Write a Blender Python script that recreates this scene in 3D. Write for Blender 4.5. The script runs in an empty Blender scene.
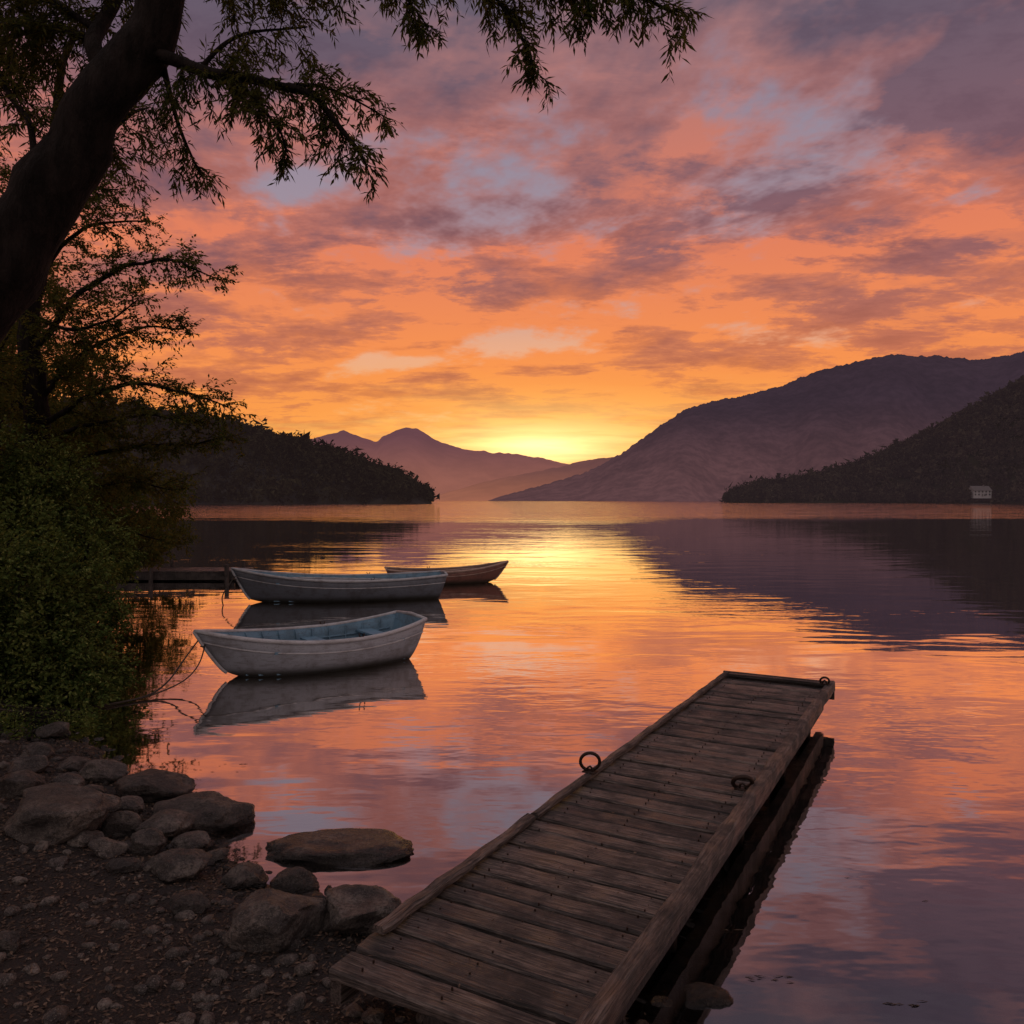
import bpy, bmesh, math, random
import numpy as np
from mathutils import Vector, Matrix, noise as mnoise
random.seed(7); rng=np.random.default_rng(11)
scene=bpy.context.scene
COL=scene.collection
EYE=2.4; F=800.0; HZ=500.0
def sight(px,py,d):            # surveyed position: bearing/height at distance d
    return Vector(((px-512)/F*d, d, EYE+(HZ-py)/F*d))
def onz(px,py,z=0.0):
    d=(EYE-z)*F/(py-HZ); return Vector(((px-512)/F*d,d,z))
def lin(c):
    r=[]
    for v in c:
        v/=255.0; r.append(v/12.92 if v<=0.04045 else ((v+0.055)/1.055)**2.4)
    return (r[0],r[1],r[2],1.0)

# ---------------------------------------------------------------- node helpers
class NT:
    def __init__(s,tree): s.t=tree; s.n=tree.nodes; s.l=tree.links
    def new(s,k): return s.n.new(k)
    def put(s,sock,v):
        if v is None: return
        if hasattr(v,'is_output'): s.l.new(v,sock)
        else:
            sock.default_value=v
    def M(s,op,a,b=None,c=None,clamp=False):
        n=s.new('ShaderNodeMath'); n.operation=op; n.use_clamp=clamp
        for i,v in enumerate((a,b,c)):
            if v is not None: s.put(n.inputs[i],v)
        return n.outputs[0]
    def SS(s,v,a,b,o0=0.0,o1=1.0,kind='SMOOTHSTEP'):
        n=s.new('ShaderNodeMapRange'); n.interpolation_type=kind
        s.put(n.inputs['Value'],v); s.put(n.inputs['From Min'],a); s.put(n.inputs['From Max'],b)
        s.put(n.inputs['To Min'],o0); s.put(n.inputs['To Max'],o1); return n.outputs['Result']
    def mix(s,f,a,b,mode='MIX'):
        n=s.new('ShaderNodeMix'); n.data_type='RGBA'; n.blend_type=mode
        s.put(n.inputs[0],f); s.put(n.inputs[6],a); s.put(n.inputs[7],b); return n.outputs[2]
    def ramp(s,v,stops,interp='LINEAR'):
        n=s.new('ShaderNodeValToRGB'); cr=n.color_ramp; cr.interpolation=interp
        while len(cr.elements)<len(stops): cr.elements.new(0.5)
        for e,(p,c) in zip(cr.elements,stops): e.position=p
        for e,(p,c) in zip(cr.elements,stops): e.color=c
        s.put(n.inputs[0],v); return n.outputs[0]
    def noise(s,vec,scale,detail=4,rough=0.5,dist=0.0):
        n=s.new('ShaderNodeTexNoise'); s.put(n.inputs['Vector'],vec)
        n.inputs['Scale'].default_value=scale; n.inputs['Detail'].default_value=detail
        n.inputs['Roughness'].default_value=rough; n.inputs['Distortion'].default_value=dist
        return n.outputs[0]
    def vor(s,vec,scale,feature='F1'):
        n=s.new('ShaderNodeTexVoronoi'); n.feature=feature; s.put(n.inputs['Vector'],vec)
        n.inputs['Scale'].default_value=scale; return n
    def comb(s,x,y,z):
        n=s.new('ShaderNodeCombineXYZ')
        for i,v in enumerate((x,y,z)): s.put(n.inputs[i],v)
        return n.outputs[0]
    def sep(s,v):
        n=s.new('ShaderNodeSeparateXYZ'); s.put(n.inputs[0],v); return n.outputs
    def mapping(s,v,sc=(1,1,1),rot=(0,0,0),loc=(0,0,0)):
        n=s.new('ShaderNodeMapping'); s.put(n.inputs['Vector'],v); n.inputs['Scale'].default_value=sc
        n.inputs['Rotation'].default_value=rot; n.inputs['Location'].default_value=loc; return n.outputs[0]
    def bump(s,h,dist,strength=1.0,normal=None):
        n=s.new('ShaderNodeBump'); s.put(n.inputs['Height'],h); n.inputs['Distance'].default_value=dist
        n.inputs['Strength'].default_value=strength
        if normal is not None: s.put(n.inputs['Normal'],normal)
        return n.outputs[0]
def material(name):
    m=bpy.data.materials.new(name); m.use_nodes=True; t=NT(m.node_tree); t.n.clear()
    out=t.new('ShaderNodeOutputMaterial'); return m,t,out
def principled(t,out,base,rough,normal=None,spec=0.5,metal=0.0):
    p=t.new('ShaderNodeBsdfPrincipled'); t.put(p.inputs['Base Color'],base); t.put(p.inputs['Roughness'],rough)
    p.inputs['Specular IOR Level'].default_value=spec; p.inputs['Metallic'].default_value=metal
    if normal is not None: t.put(p.inputs['Normal'],normal)
    t.l.new(p.outputs[0],out.inputs[0]); return p
def tc(t,k='Object'):
    return t.new('ShaderNodeTexCoord').outputs[k]
def pos(t): return t.new('ShaderNodeNewGeometry').outputs['Position']

# ---------------------------------------------------------------- mesh helpers
def mk(name,verts,faces,mats,smooth=False,parent=None):
    me=bpy.data.meshes.new(name); me.from_pydata(verts,[],faces); me.update()
    for m in (mats if isinstance(mats,(list,tuple)) else [mats]): me.materials.append(m)
    if smooth: me.polygons.foreach_set('use_smooth',[True]*len(me.polygons))
    o=bpy.data.objects.new(name,me); COL.objects.link(o)
    if parent: o.parent=parent
    return o
def empty(name,loc=(0,0,0),rz=0.0):
    o=bpy.data.objects.new(name,None); o.location=loc; o.rotation_euler=(0,0,rz); o.empty_display_size=0.2
    COL.objects.link(o); return o
class Acc:
    def __init__(s): s.v=[]; s.f=[]
    def tube(s,pts,radii,sides=6,cap=True,rough=0.0):
        pts=[Vector(p) for p in pts]; n=len(pts); base=len(s.v); up=None
        for i,p in enumerate(pts):
            tg=(pts[min(i+1,n-1)]-pts[max(i-1,0)])
            if tg.length<1e-7: tg=Vector((0,0,1))
            tg.normalize()
            if up is None:
                up=tg.orthogonal().normalized()
            up=(up-tg*up.dot(tg))
            up=up.normalized() if up.length>1e-6 else tg.orthogonal().normalized()
            b=tg.cross(up); r=radii[i]
            for k in range(sides):
                a=2*math.pi*k/sides; rr=r
                if rough: 
                    q=p+(up*math.cos(a)+b*math.sin(a))*r; rr=r*(1+rough*mnoise.noise(q*3.0)+rough*.5*mnoise.noise(q*9.0))
                s.v.append(tuple(p+(up*math.cos(a)+b*math.sin(a))*rr))
        for i in range(n-1):
            for k in range(sides):
                a=base+i*sides+k; b2=base+i*sides+(k+1)%sides
                s.f.append((a,b2,b2+sides,a+sides))
        if cap:
            s.f.append(tuple(base+k for k in range(sides))[::-1]); s.f.append(tuple(base+(n-1)*sides+k for k in range(sides)))
    def box(s,x0,x1,y0,y1,z0,z1,fn=None):
        b=len(s.v)
        c=[(x0,y0,z0),(x1,y0,z0),(x1,y1,z0),(x0,y1,z0),(x0,y0,z1),(x1,y0,z1),(x1,y1,z1),(x0,y1,z1)]
        if fn: c=[fn(p) for p in c]
        s.v+=c; s.f+=[tuple(b+i for i in q) for q in((0,3,2,1),(4,5,6,7),(0,1,5,4),(1,2,6,5),(2,3,7,6),(3,0,4,7))]
def smoothpath(pts,radii,sub=5):
    P=[Vector(p) for p in pts]; out=[];rr=[]
    for i in range(len(P)-1):
        p0=P[max(i-1,0)];p1=P[i];p2=P[i+1];p3=P[min(i+2,len(P)-1)]
        for k in range(sub):
            t=k/sub
            q=0.5*((2*p1)+(p2-p0)*t+(2*p0-5*p1+4*p2-p3)*t*t+(3*p1-p0-3*p2+p3)*t**3)
            out.append(q); rr.append(radii[i]*(1-t)+radii[i+1]*t)
    out.append(P[-1]); rr.append(radii[-1]); return out,rr
def leaves_mesh(name,B,D,Nn,Ln,Wd,mat,parent=None):
    B=np.asarray(B,float);D=np.asarray(D,float);Nn=np.asarray(Nn,float)
    D/=np.linalg.norm(D,axis=1,keepdims=True)+1e-9
    S=np.cross(D,Nn); S/=np.linalg.norm(S,axis=1,keepdims=True)+1e-9
    U=np.cross(S,D)
    Ln=np.asarray(Ln)[:,None];Wd=np.asarray(Wd)[:,None]
    n=len(B); V=np.empty((n,4,3))
    V[:,0]=B; V[:,1]=B+D*Ln*.45+S*Wd*.5; V[:,2]=B+D*Ln-U*Ln*.1; V[:,3]=B+D*Ln*.45-S*Wd*.5
    Fc=(np.arange(n)*4)[:,None]+np.arange(4)[None]
    return mk(name,V.reshape(-1,3).tolist(),Fc.tolist(),mat,parent=parent)

def vnoise(x,y,seed=0):
    xi=np.floor(x).astype(np.int64); yi=np.floor(y).astype(np.int64); xf=x-xi; yf=y-yi
    def h(a,b):
        n=(a*374761393+b*668265263+seed*974634777)&0xffffffff
        n=((n^(n>>13))*1274126177)&0xffffffff
        return ((n^(n>>16))&0xffff)/65535.0
    u=xf*xf*(3-2*xf); v=yf*yf*(3-2*yf)
    return (h(xi,yi)*(1-u)+h(xi+1,yi)*u)*(1-v)+(h(xi,yi+1)*(1-u)+h(xi+1,yi+1)*u)*v
def fbm(x,y,o=4,seed=0):
    r=0;a=.5;
    for i in range(o): r=r+a*vnoise(x*2**i,y*2**i,seed+i); a*=.5
    return r-.47

# ================================================================ MATERIALS
def mat_bark(name,c1,c2):
    m,t,o=material(name); p=tc(t); mp=t.mapping(p,(1,1,.25))
    n=t.noise(mp,9,5,.65); n2=t.noise(mp,40,2,.6)
    c=t.mix(t.SS(n,.35,.65),c1,c2); h=t.M('ADD',n,t.M('MULTIPLY',n2,.35))
    principled(t,o,c,.95,t.bump(h,.06,1.0),.12); return m
def mat_leaf(name,ca,cb,cc,sc=2.0,transl=.45):
    m,t,o=material(name); p=pos(t)
    n=t.noise(p,sc,2,.6); n2=t.noise(p,25,1,.5)
    c=t.mix(t.SS(n,.38,.62),ca,cb); c=t.mix(t.SS(n2,.55,.7),c,cc)
    df=t.new('ShaderNodeBsdfDiffuse'); t.put(df.inputs[0],c)
    tr=t.new('ShaderNodeBsdfTranslucent'); t.put(tr.inputs[0],t.mix(1.0,c,(1.5,1.2,.7,1),'MULTIPLY'))
    mx=t.new('ShaderNodeMixShader'); mx.inputs[0].default_value=transl
    t.l.new(df.outputs[0],mx.inputs[1]); t.l.new(tr.outputs[0],mx.inputs[2]); t.l.new(mx.outputs[0],o.inputs[0]); return m
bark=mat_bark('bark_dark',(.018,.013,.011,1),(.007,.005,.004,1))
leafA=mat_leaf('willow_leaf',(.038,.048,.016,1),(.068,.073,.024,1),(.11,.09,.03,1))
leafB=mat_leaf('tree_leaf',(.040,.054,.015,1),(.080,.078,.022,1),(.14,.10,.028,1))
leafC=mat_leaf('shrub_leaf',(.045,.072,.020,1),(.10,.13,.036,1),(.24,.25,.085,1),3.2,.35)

m,t,o=material('rock_stone'); ROCK=m
p=tc(t); g=pos(t); z=t.sep(g)[2]
oi=t.new('ShaderNodeObjectInfo').outputs['Random']
pv=t.new('ShaderNodeVectorMath'); pv.operation='ADD'; t.l.new(p,pv.inputs[0]); t.l.new(t.comb(t.M('MULTIPLY',oi,37.),oi,oi),pv.inputs[1]); pp=pv.outputs[0]
n1=t.noise(pp,6,4,.65); n2=t.noise(pp,45,4,.75); n3=t.noise(pp,150,1,.5)
c=t.ramp(n1,[(.34,(.026,.021,.019,1)),(.5,(.080,.067,.059,1)),(.66,(.20,.172,.150,1))])
c=t.mix(t.SS(n2,.46,.60,0,.75),c,(.022,.018,.016,1)); c=t.mix(t.SS(n3,.6,.68,0,.5),c,(.28,.25,.22,1))
c=t.mix(1.0,c,t.mix(oi,(1.25,1.17,1.12,1),(.42,.37,.34,1)),'MULTIPLY')
wet=t.SS(z,.03,.11,1,0)
c=t.mix(t.M('MULTIPLY',wet,.8),c,(.012,.010,.009,1))
h=t.M('ADD',n1,t.M('ADD',t.M('MULTIPLY',n2,.5),t.M('MULTIPLY',n3,.06)))
principled(t,o,c,t.M('SUBTRACT',.50,t.M('MULTIPLY',wet,.30)),t.bump(h,.08,1.0),.5)

m,t,o=material('shore_ground'); GROUND=m
g=pos(t); z=t.sep(g)[2]
v=t.vor(g,28); v2=t.vor(g,75); n=t.noise(g,1.4,4,.6); n2=t.noise(g,60,3,.7)
c=t.ramp(v.outputs['Color'],[(0.,(.020,.013,.010,1)),(.5,(.045,.030,.022,1)),(1.,(.095,.065,.050,1))])
c=t.mix(t.SS(v2.outputs['Distance'],.1,.5),c,(.015,.010,.008,1))
c=t.mix(t.SS(n,.4,.62,0,.6),c,(.022,.014,.011,1))
c=t.mix(t.SS(z,-.02,.12,.75,0),c,(.012,.009,.007,1))
c=t.mix(t.SS(z,-1.2,-.1,1,0),c,(.004,.005,.006,1))  # bed painted darker with depth, standing in for light absorbed by the water
h=t.M('ADD',t.M('MULTIPLY',v.outputs['Distance'],-1.),t.M('ADD',n2,t.M('MULTIPLY',v2.outputs['Distance'],-.4)))
principled(t,o,c,t.SS(z,-.02,.1,.35,.85),t.bump(h,.02,.9),.35)

def mat_wood(name,cols,grain_axis=0,tone=True,rough=.62,gs=1.0):
    m,t,o=material(name); p=tc(t)
    sc=[26*gs]*3; sc[grain_axis]=1.1*gs
    at=t.new('ShaderNodeAttribute'); at.attribute_name='tone'; tn=at.outputs['Fac']
    off=t.new('ShaderNodeVectorMath'); off.operation='ADD'; t.l.new(p,off.inputs[0]); t.l.new(t.comb(t.M('MULTIPLY',tn,53.),t.M('MULTIPLY',tn,17.),0.),off.inputs[1])
    g=t.noise(t.mapping(off.outputs[0],sc),1.6,5,.75,.6); b=t.noise(off.outputs[0],3.6,4,.65); f=t.noise(t.mapping(off.outputs[0],[s*3.5 for s in sc]),1.5,2,.6)
    c=t.ramp(g,[(.32,cols[0]),(.5,cols[1]),(.68,cols[2])])
    c=t.mix(t.SS(b,.45,.62,0,.75),c,cols[0])
    c=t.mix(t.SS(f,.56,.66,0,.6),c,cols[2])
    c=t.mix(t.SS(f,.46,.36,0,.9),c,tuple(v*.3 for v in cols[0][:3])+(1,))
    if tone:
        c=t.mix(1.0,c,t.mix(tn,(.42,.40,.39,1),(1.35,1.3,1.27,1)),'MULTIPLY')
    h=t.M('ADD',g,t.M('MULTIPLY',f,.6))
    principled(t,o,c,t.SS(b,.35,.65,rough-.22,rough+.14),t.bump(h,.016,1.0),.5); return m
DECK=mat_wood('weathered_deck',[(.025,.018,.015,1),(.072,.053,.045,1),(.20,.155,.130,1)],0)
BEAM=mat_wood('weathered_beam',[(.028,.020,.017,1),(.072,.054,.046,1),(.17,.132,.114,1)],1)
DARKW=mat_wood('dark_wet_wood',[(.012,.009,.008,1),(.03,.022,.018,1),(.06,.045,.04,1)],2,False)
m,t,o=material('rusty_iron'); IRON=m
n=t.noise(tc(t),30,3,.6); principled(t,o,t.mix(n,(.02,.013,.010,1),(.05,.027,.018,1)),.6,t.bump(n,.003),.5,.6)
m,t,o=material('mooring_rope_fibre'); ROPE=m
n=t.noise(tc(t),60,2,.5); principled(t,o,t.mix(n,(.03,.025,.02,1),(.07,.055,.045,1)),.9,None,.2)

def mat_paint(name,c,dirt,rough=.42,dirtamt=.6,water=True):
    m,t,o=material(name); p=tc(t); n=t.noise(p,3.5,5,.65); n2=t.noise(t.mapping(p,(2,2,14)),3,4,.6); n3=t.noise(p,45,2,.6)
    z=t.sep(pos(t))[2]
    col=t.mix(t.SS(n,.44,.68,0,dirtamt),c,dirt); col=t.mix(t.SS(n2,.52,.66,0,dirtamt*.8),col,dirt)
    col=t.mix(t.SS(n3,.62,.70,0,.7),col,dirt)
    if water: col=t.mix(t.SS(z,.02,.17,.9,0),col,(.03,.028,.02,1))
    principled(t,o,col,t.SS(n,.3,.7,rough,rough+.25),t.bump(n,.004,.6),.45); return m

# ================================================================ TERRAIN
LAND=[(-6000,900),(-420,900),(-300,520),(-262,420),(-135,205),(-62,110),(-29,60),(-17,36),(-12.4,25),(-9.3,18),(-6.8,12.6),(-5.5,10.0),(-5.0,8.9),
 (-4.45,8.0),(-3.45,6.95),(-2.5,6.25),(-1.9,5.35),(-1.32,4.85),(-.75,4.45),(-.35,4.1),(.55,3.62),(1.1,3.45),(3.0,3.1),(10,2.0),(60,-12),(6000,-60),(6000,-6000),(-6000,-6000)]
LP=np.array(LAND,float)
def sd(x,y):
    x=np.asarray(x,float); y=np.asarray(y,float); best=np.full(x.shape,1e18); inside=np.zeros(x.shape,bool)
    for i in range(len(LP)):
        a=LP[i]; b=LP[(i+1)%len(LP)]; e=b-a
        tt=np.clip(((x-a[0])*e[0]+(y-a[1])*e[1])/(e@e),0,1)
        dd=(x-a[0]-tt*e[0])**2+(y-a[1]-tt*e[1])**2; best=np.minimum(best,dd)
        c=((a[1]>y)!=(b[1]>y)); 
        with np.errstate(divide='ignore',invalid='ignore'):
            xs=e[0]*(y-a[1])/(e[1] if e[1]!=0 else 1e-9)+a[0]
        inside^=(c&(x<xs))
    s=np.sqrt(best); return np.where(inside,s,-s)
def height(x,y):
    x=np.asarray(x,float); y=np.asarray(y,float)
    s=sd(x,y)+fbm(x*1.3,y*1.3,3,5)*.35
    zl=.55*(1-np.exp(-np.maximum(s,0)/3.5))+.06*np.minimum(np.maximum(s-3,0),40)
    w=np.maximum(-s,0); zw=-.16*np.minimum(w,.9)-.42*np.clip(w-.9,0,8)
    near=np.clip(1-np.hypot(x,y-4)/60,0,1)
    return np.where(s>0,zl,zw)+(fbm(x*2.2,y*2.2,4,9)*.09+fbm(x*9,y*9,3,3)*.03)*near*np.clip(.35+np.abs(s),0,1)
N=440; u=np.linspace(-1,1,N); k=9.0; A=6000/math.sinh(k)
gx=-1.6+A*np.sinh(k*u); gy=4.5+A*np.sinh(k*u)
X,Y=np.meshgrid(gx,gy); Z=height(X,Y)
V=np.stack([X,Y,Z],-1).reshape(-1,3); I=np.arange(N*N).reshape(N,N)
Fc=np.stack([I[:-1,:-1],I[:-1,1:],I[1:,1:],I[1:,:-1]],-1).reshape(-1,4)
mk('ground',V.tolist(),Fc.tolist(),GROUND,True)

# ---------------------------------------------------------------- water
m,t,o=material('lake_water'); WATER=m
g=pos(t); s=t.sep(g)
big=t.noise(t.mapping(g,(.30,.7,1)),1.0,2,.5,.4)
mid=t.noise(t.mapping(g,(1.2,3.2,1),(0,0,.12)),1.0,2,.5,.3)
fin=t.noise(t.mapping(g,(6,12,1),(0,0,-.1)),1.0,1,.5)
patch=t.SS(t.noise(t.mapping(g,(.06,.16,1)),1.0,2,.5),.42,.62,.2,1.2)
h=t.M('ADD',t.M('MULTIPLY',big,.016),t.M('MULTIPLY',t.M('ADD',t.M('MULTIPLY',mid,.0052),t.M('MULTIPLY',fin,.0009)),patch))
wl=t.M('ADD',s[1],t.M('MULTIPLY',t.noise(t.mapping(g,(.012,.02,1)),1.0,2,.5),60.))
far=t.SS(wl,112,150,1,13.)
h=t.M('MULTIPLY',h,far)
nb=t.bump(h,1.0,1.0)
gl=t.new('ShaderNodeBsdfGlossy'); gl.inputs['Roughness'].default_value=.03; gl.inputs['Color'].default_value=(1.0,.96,.94,1); t.put(gl.inputs['Normal'],nb)
tr=t.new('ShaderNodeBsdfTransparent'); tr.inputs[0].default_value=(.42,.42,.40,1)
fr=t.new('ShaderNodeFresnel'); fr.inputs['IOR'].default_value=1.33; t.put(fr.inputs['Normal'],nb)
fac=t.M('MINIMUM',t.M('MULTIPLY',t.M('POWER',fr.outputs[0],.60),1.92),.98)
mx=t.new('ShaderNodeMixShader'); t.put(mx.inputs[0],fac); t.l.new(tr.outputs[0],mx.inputs[1]); t.l.new(gl.outputs[0],mx.inputs[2]); t.l.new(mx.outputs[0],o.inputs[0])
mk('lake_water',[(-8000,-3000,0),(8000,-3000,0),(8000,9000,0),(-8000,9000,0)],[(0,1,2,3)],WATER)

# ================================================================ HILLS
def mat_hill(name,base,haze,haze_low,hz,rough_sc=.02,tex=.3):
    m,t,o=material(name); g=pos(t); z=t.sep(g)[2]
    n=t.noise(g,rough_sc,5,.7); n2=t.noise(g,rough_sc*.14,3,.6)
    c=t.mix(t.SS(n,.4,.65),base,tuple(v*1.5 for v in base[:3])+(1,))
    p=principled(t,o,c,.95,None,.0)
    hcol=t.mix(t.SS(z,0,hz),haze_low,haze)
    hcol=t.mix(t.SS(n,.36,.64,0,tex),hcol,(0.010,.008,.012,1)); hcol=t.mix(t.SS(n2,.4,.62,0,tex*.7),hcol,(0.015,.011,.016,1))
    t.put(p.inputs['Emission Color'],hcol); p.inputs['Emission Strength'].default_value=1.0  # aerial haze painted on as emission, lighter toward the foot
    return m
def hill_geo(profile,foot,ridge,step=3.0,rows=26,amp=.06,seed=1,nsc=60.,smo=9,jag=0.,jf=.12):
    pa=np.array(profile,float); px=np.arange(pa[0,0],pa[-1,0]+step,step); py=np.interp(px,pa[:,0],pa[:,1])
    sm=np.convolve(np.pad(py,smo//2,'edge'),np.ones(smo)/smo,'valid'); py=sm
    py=py+jag*fbm(px*jf,px*0+seed,4,seed)*np.clip((HZ-py)/20,0,1)
    tt=np.concatenate([np.linspace(0,1,rows),[1.08,1.2,1.5]])
    def f(pxv,t):
        pyv=np.interp(pxv,px,py)
        rg=ridge*(1+.05*np.sin(pxv*.011+seed)); ft=foot*(1+.035*np.sin(pxv*.03+seed*2)+.015*np.sin(pxv*.09))
        d=ft+(rg-ft)*t
        H=np.maximum((HZ-pyv),0)/F*rg+1.0
        prof=np.where(t<=1,np.sin(np.clip(t,0,1)*math.pi/2)**1.15,1-(t-1)*1.3)
        x=(pxv-512)/F*d
        gul=fbm(x/nsc,d/nsc*.5,5,seed)
        z=H*prof*(1+ amp*2.2*gul*np.sin(np.clip(t,0,1)*math.pi)**.7)+H*amp*.35*fbm(x/nsc*4,d/nsc*4,3,seed+4)*np.clip(t*3,0,1)*(t<.98)-1.5
        return x,d,z
    return px,tt,f
def hill(name,profile,foot,ridge,mat,**kw):
    px,tt,f=hill_geo(profile,foot,ridge,**kw)
    PX,T=np.meshgrid(px,tt); x,d,z=f(PX,T); V=np.stack([x,d,z],-1).reshape(-1,3)
    r,c=PX.shape; I=np.arange(r*c).reshape(r,c)
    Fc=np.stack([I[:-1,:-1],I[:-1,1:],I[1:,1:],I[1:,:-1]],-1).reshape(-1,4)
    mk(name,V.tolist(),Fc.tolist(),mat,True); return px,f
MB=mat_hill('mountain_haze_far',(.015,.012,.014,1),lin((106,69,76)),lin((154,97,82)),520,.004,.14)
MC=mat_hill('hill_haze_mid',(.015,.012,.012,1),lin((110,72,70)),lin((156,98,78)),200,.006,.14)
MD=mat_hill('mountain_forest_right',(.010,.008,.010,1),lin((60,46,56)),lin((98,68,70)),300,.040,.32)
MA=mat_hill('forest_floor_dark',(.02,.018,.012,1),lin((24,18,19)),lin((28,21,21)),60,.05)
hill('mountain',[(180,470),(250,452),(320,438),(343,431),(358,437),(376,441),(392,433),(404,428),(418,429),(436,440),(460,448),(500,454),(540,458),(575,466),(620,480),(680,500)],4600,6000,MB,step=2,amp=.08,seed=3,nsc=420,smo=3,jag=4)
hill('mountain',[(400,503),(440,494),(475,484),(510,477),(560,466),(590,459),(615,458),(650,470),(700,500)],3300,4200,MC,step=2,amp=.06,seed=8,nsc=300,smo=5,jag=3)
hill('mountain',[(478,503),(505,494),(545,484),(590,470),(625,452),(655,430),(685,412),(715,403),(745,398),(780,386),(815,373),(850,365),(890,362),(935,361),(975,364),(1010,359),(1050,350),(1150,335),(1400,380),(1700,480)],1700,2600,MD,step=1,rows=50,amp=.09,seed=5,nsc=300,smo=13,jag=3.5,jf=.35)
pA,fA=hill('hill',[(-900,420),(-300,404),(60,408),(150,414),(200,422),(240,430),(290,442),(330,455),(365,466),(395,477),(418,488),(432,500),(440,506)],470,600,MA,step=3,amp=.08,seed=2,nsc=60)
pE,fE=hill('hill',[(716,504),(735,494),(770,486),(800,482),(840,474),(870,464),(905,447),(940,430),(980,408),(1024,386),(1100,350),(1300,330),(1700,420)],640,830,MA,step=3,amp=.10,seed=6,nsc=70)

# distant forests: clumpy crowns merged into one object per hillside
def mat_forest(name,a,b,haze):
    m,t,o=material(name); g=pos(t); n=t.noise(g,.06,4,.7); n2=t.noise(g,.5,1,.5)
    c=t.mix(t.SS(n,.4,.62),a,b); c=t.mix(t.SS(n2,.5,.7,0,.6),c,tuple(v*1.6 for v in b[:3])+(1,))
    p=principled(t,o,c,.95,None,.0); p.inputs['Emission Color'].default_value=haze; p.inputs['Emission Strength'].default_value=1; return m  # constant emission on the foliage stands in for aerial haze
def forest(name,px,f,count,hmin,hmax,mat,seed,p0,p1,K=22,wide=1.):
    r=np.random.default_rng(seed)
    P=r.uniform(p0,p1,count); T=r.uniform(0,1,count)**.75*1.03
    T[:count//7]=r.uniform(0,.05,count//7); T[count//7:count//3]=r.uniform(.93,1.02,count//3-count//7)
    x,d,z=f(P,T); ok=z>.2; x,d,z=x[ok],d[ok],z[ok]; n=len(x)
    H=r.uniform(hmin,hmax,n)*(1+.5*(r.random(n)<.08)); con=r.random(n)<.5
    tt=r.random((n,K)); ang=r.uniform(0,2*math.pi,(n,K))
    prof=np.where(con[:,None],(1-tt)*.26+.02,np.sqrt(np.clip(1-(2*tt-1)**2,0,1))*.42*wide)
    rad=prof*H[:,None]*r.uniform(.6,1.1,(n,K))
    cx=x[:,None]+rad*np.cos(ang); cy=d[:,None]+rad*np.sin(ang); cz=z[:,None]+H[:,None]*(.1+.9*tt)
    C=np.stack([cx,cy,cz],-1).reshape(-1,3)
    sz=(H[:,None]*r.uniform(.10,.22,(n,K))).reshape(-1,1,1)
    tri=C[:,None,:]+r.normal(0,1,(n*K,3,3))*sz*.8
    Fc=np.arange(n*K*3).reshape(-1,3)
    mk(name,tri.reshape(-1,3).tolist(),Fc.tolist(),mat)
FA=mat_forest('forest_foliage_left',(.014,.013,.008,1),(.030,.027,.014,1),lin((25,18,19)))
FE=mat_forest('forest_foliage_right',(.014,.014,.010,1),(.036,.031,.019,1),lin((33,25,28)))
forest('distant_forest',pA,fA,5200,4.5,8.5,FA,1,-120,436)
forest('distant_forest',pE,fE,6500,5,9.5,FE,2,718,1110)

# small lakeside house
m,t,o=material('white_house_wall'); HW=m; n=t.noise(tc(t),.6,3); principled(t,o,t.mix(n,(.20,.185,.19,1),(.28,.26,.265,1)),.8)
m,t,o=material('slate_roof'); HR=m; n=t.noise(tc(t),1.5,3); principled(t,o,t.mix(n,(.08,.065,.07,1),(.13,.11,.11,1)),.8)
m,t,o=material('window_glass_dark'); HG=m; n=t.noise(tc(t),2,2); principled(t,o,t.mix(n,(.02,.02,.025,1),(.04,.04,.05,1)),.15)
def house(pxx,d,w,hh,dep,rz,z0=1.0):
    e=empty('white_house',((pxx-512)/F*d,d,z0),rz)
    a=Acc(); a.box(-w/2,w/2,-dep/2,dep/2,-1.5,hh)
    b=len(a.v); a.v+=[(-w/2,-dep/2,hh),(-w/2,dep/2,hh),(-w/2,0,hh+dep*.42),(w/2,-dep/2,hh),(w/2,dep/2,hh),(w/2,0,hh+dep*.42)]
    a.f+=[(b,b+2,b+1),(b+3,b+4,b+5)]
    mk('walls',a.v,a.f,HW,parent=e)
    a=Acc(); o_=.5; rh=dep*.42
    for sg in(-1,1):
        b=len(a.v); ye=sg*(dep/2+o_); ze=hh-o_*.84
        a.v+=[(-w/2-o_,ye,ze+.1),(w/2+o_,ye,ze+.1),(w/2+o_,0,hh+rh+.1),(-w/2-o_,0,hh+rh+.1),(-w/2-o_,ye,ze+.4),(w/2+o_,ye,ze+.4),(w/2+o_,0,hh+rh+.4),(-w/2-o_,0,hh+rh+.4)]
        a.f+=[tuple(b+i for i in q) for q in((0,3,2,1),(4,5,6,7),(0,1,5,4),(1,2,6,5),(2,3,7,6),(3,0,4,7))]
    a.box(w*.2,w*.2+1,-.5,.5,hh+rh-.4,hh+rh+1.4)
    mk('roof',a.v,a.f,HR,parent=e)
    a=Acc()
    for fl in range(2):
        for i in range(5):
            x=-w/2+w*(i+.5)/5; zz=.8+fl*(hh/2)
            if fl==0 and i==2: continue
            a.box(x-.6,x+.6,-dep/2-.06,-dep/2+.02,zz,zz+1.4)
    mk('windows',a.v,a.f,HG,parent=e)
    a=Acc(); a.box(-.6,.6,-dep/2-.08,-dep/2+.02,0.02,2.1); mk('door',a.v,a.f,HR,parent=e)
house(979,634,15,4.6,8,.1,5.2)

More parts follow.
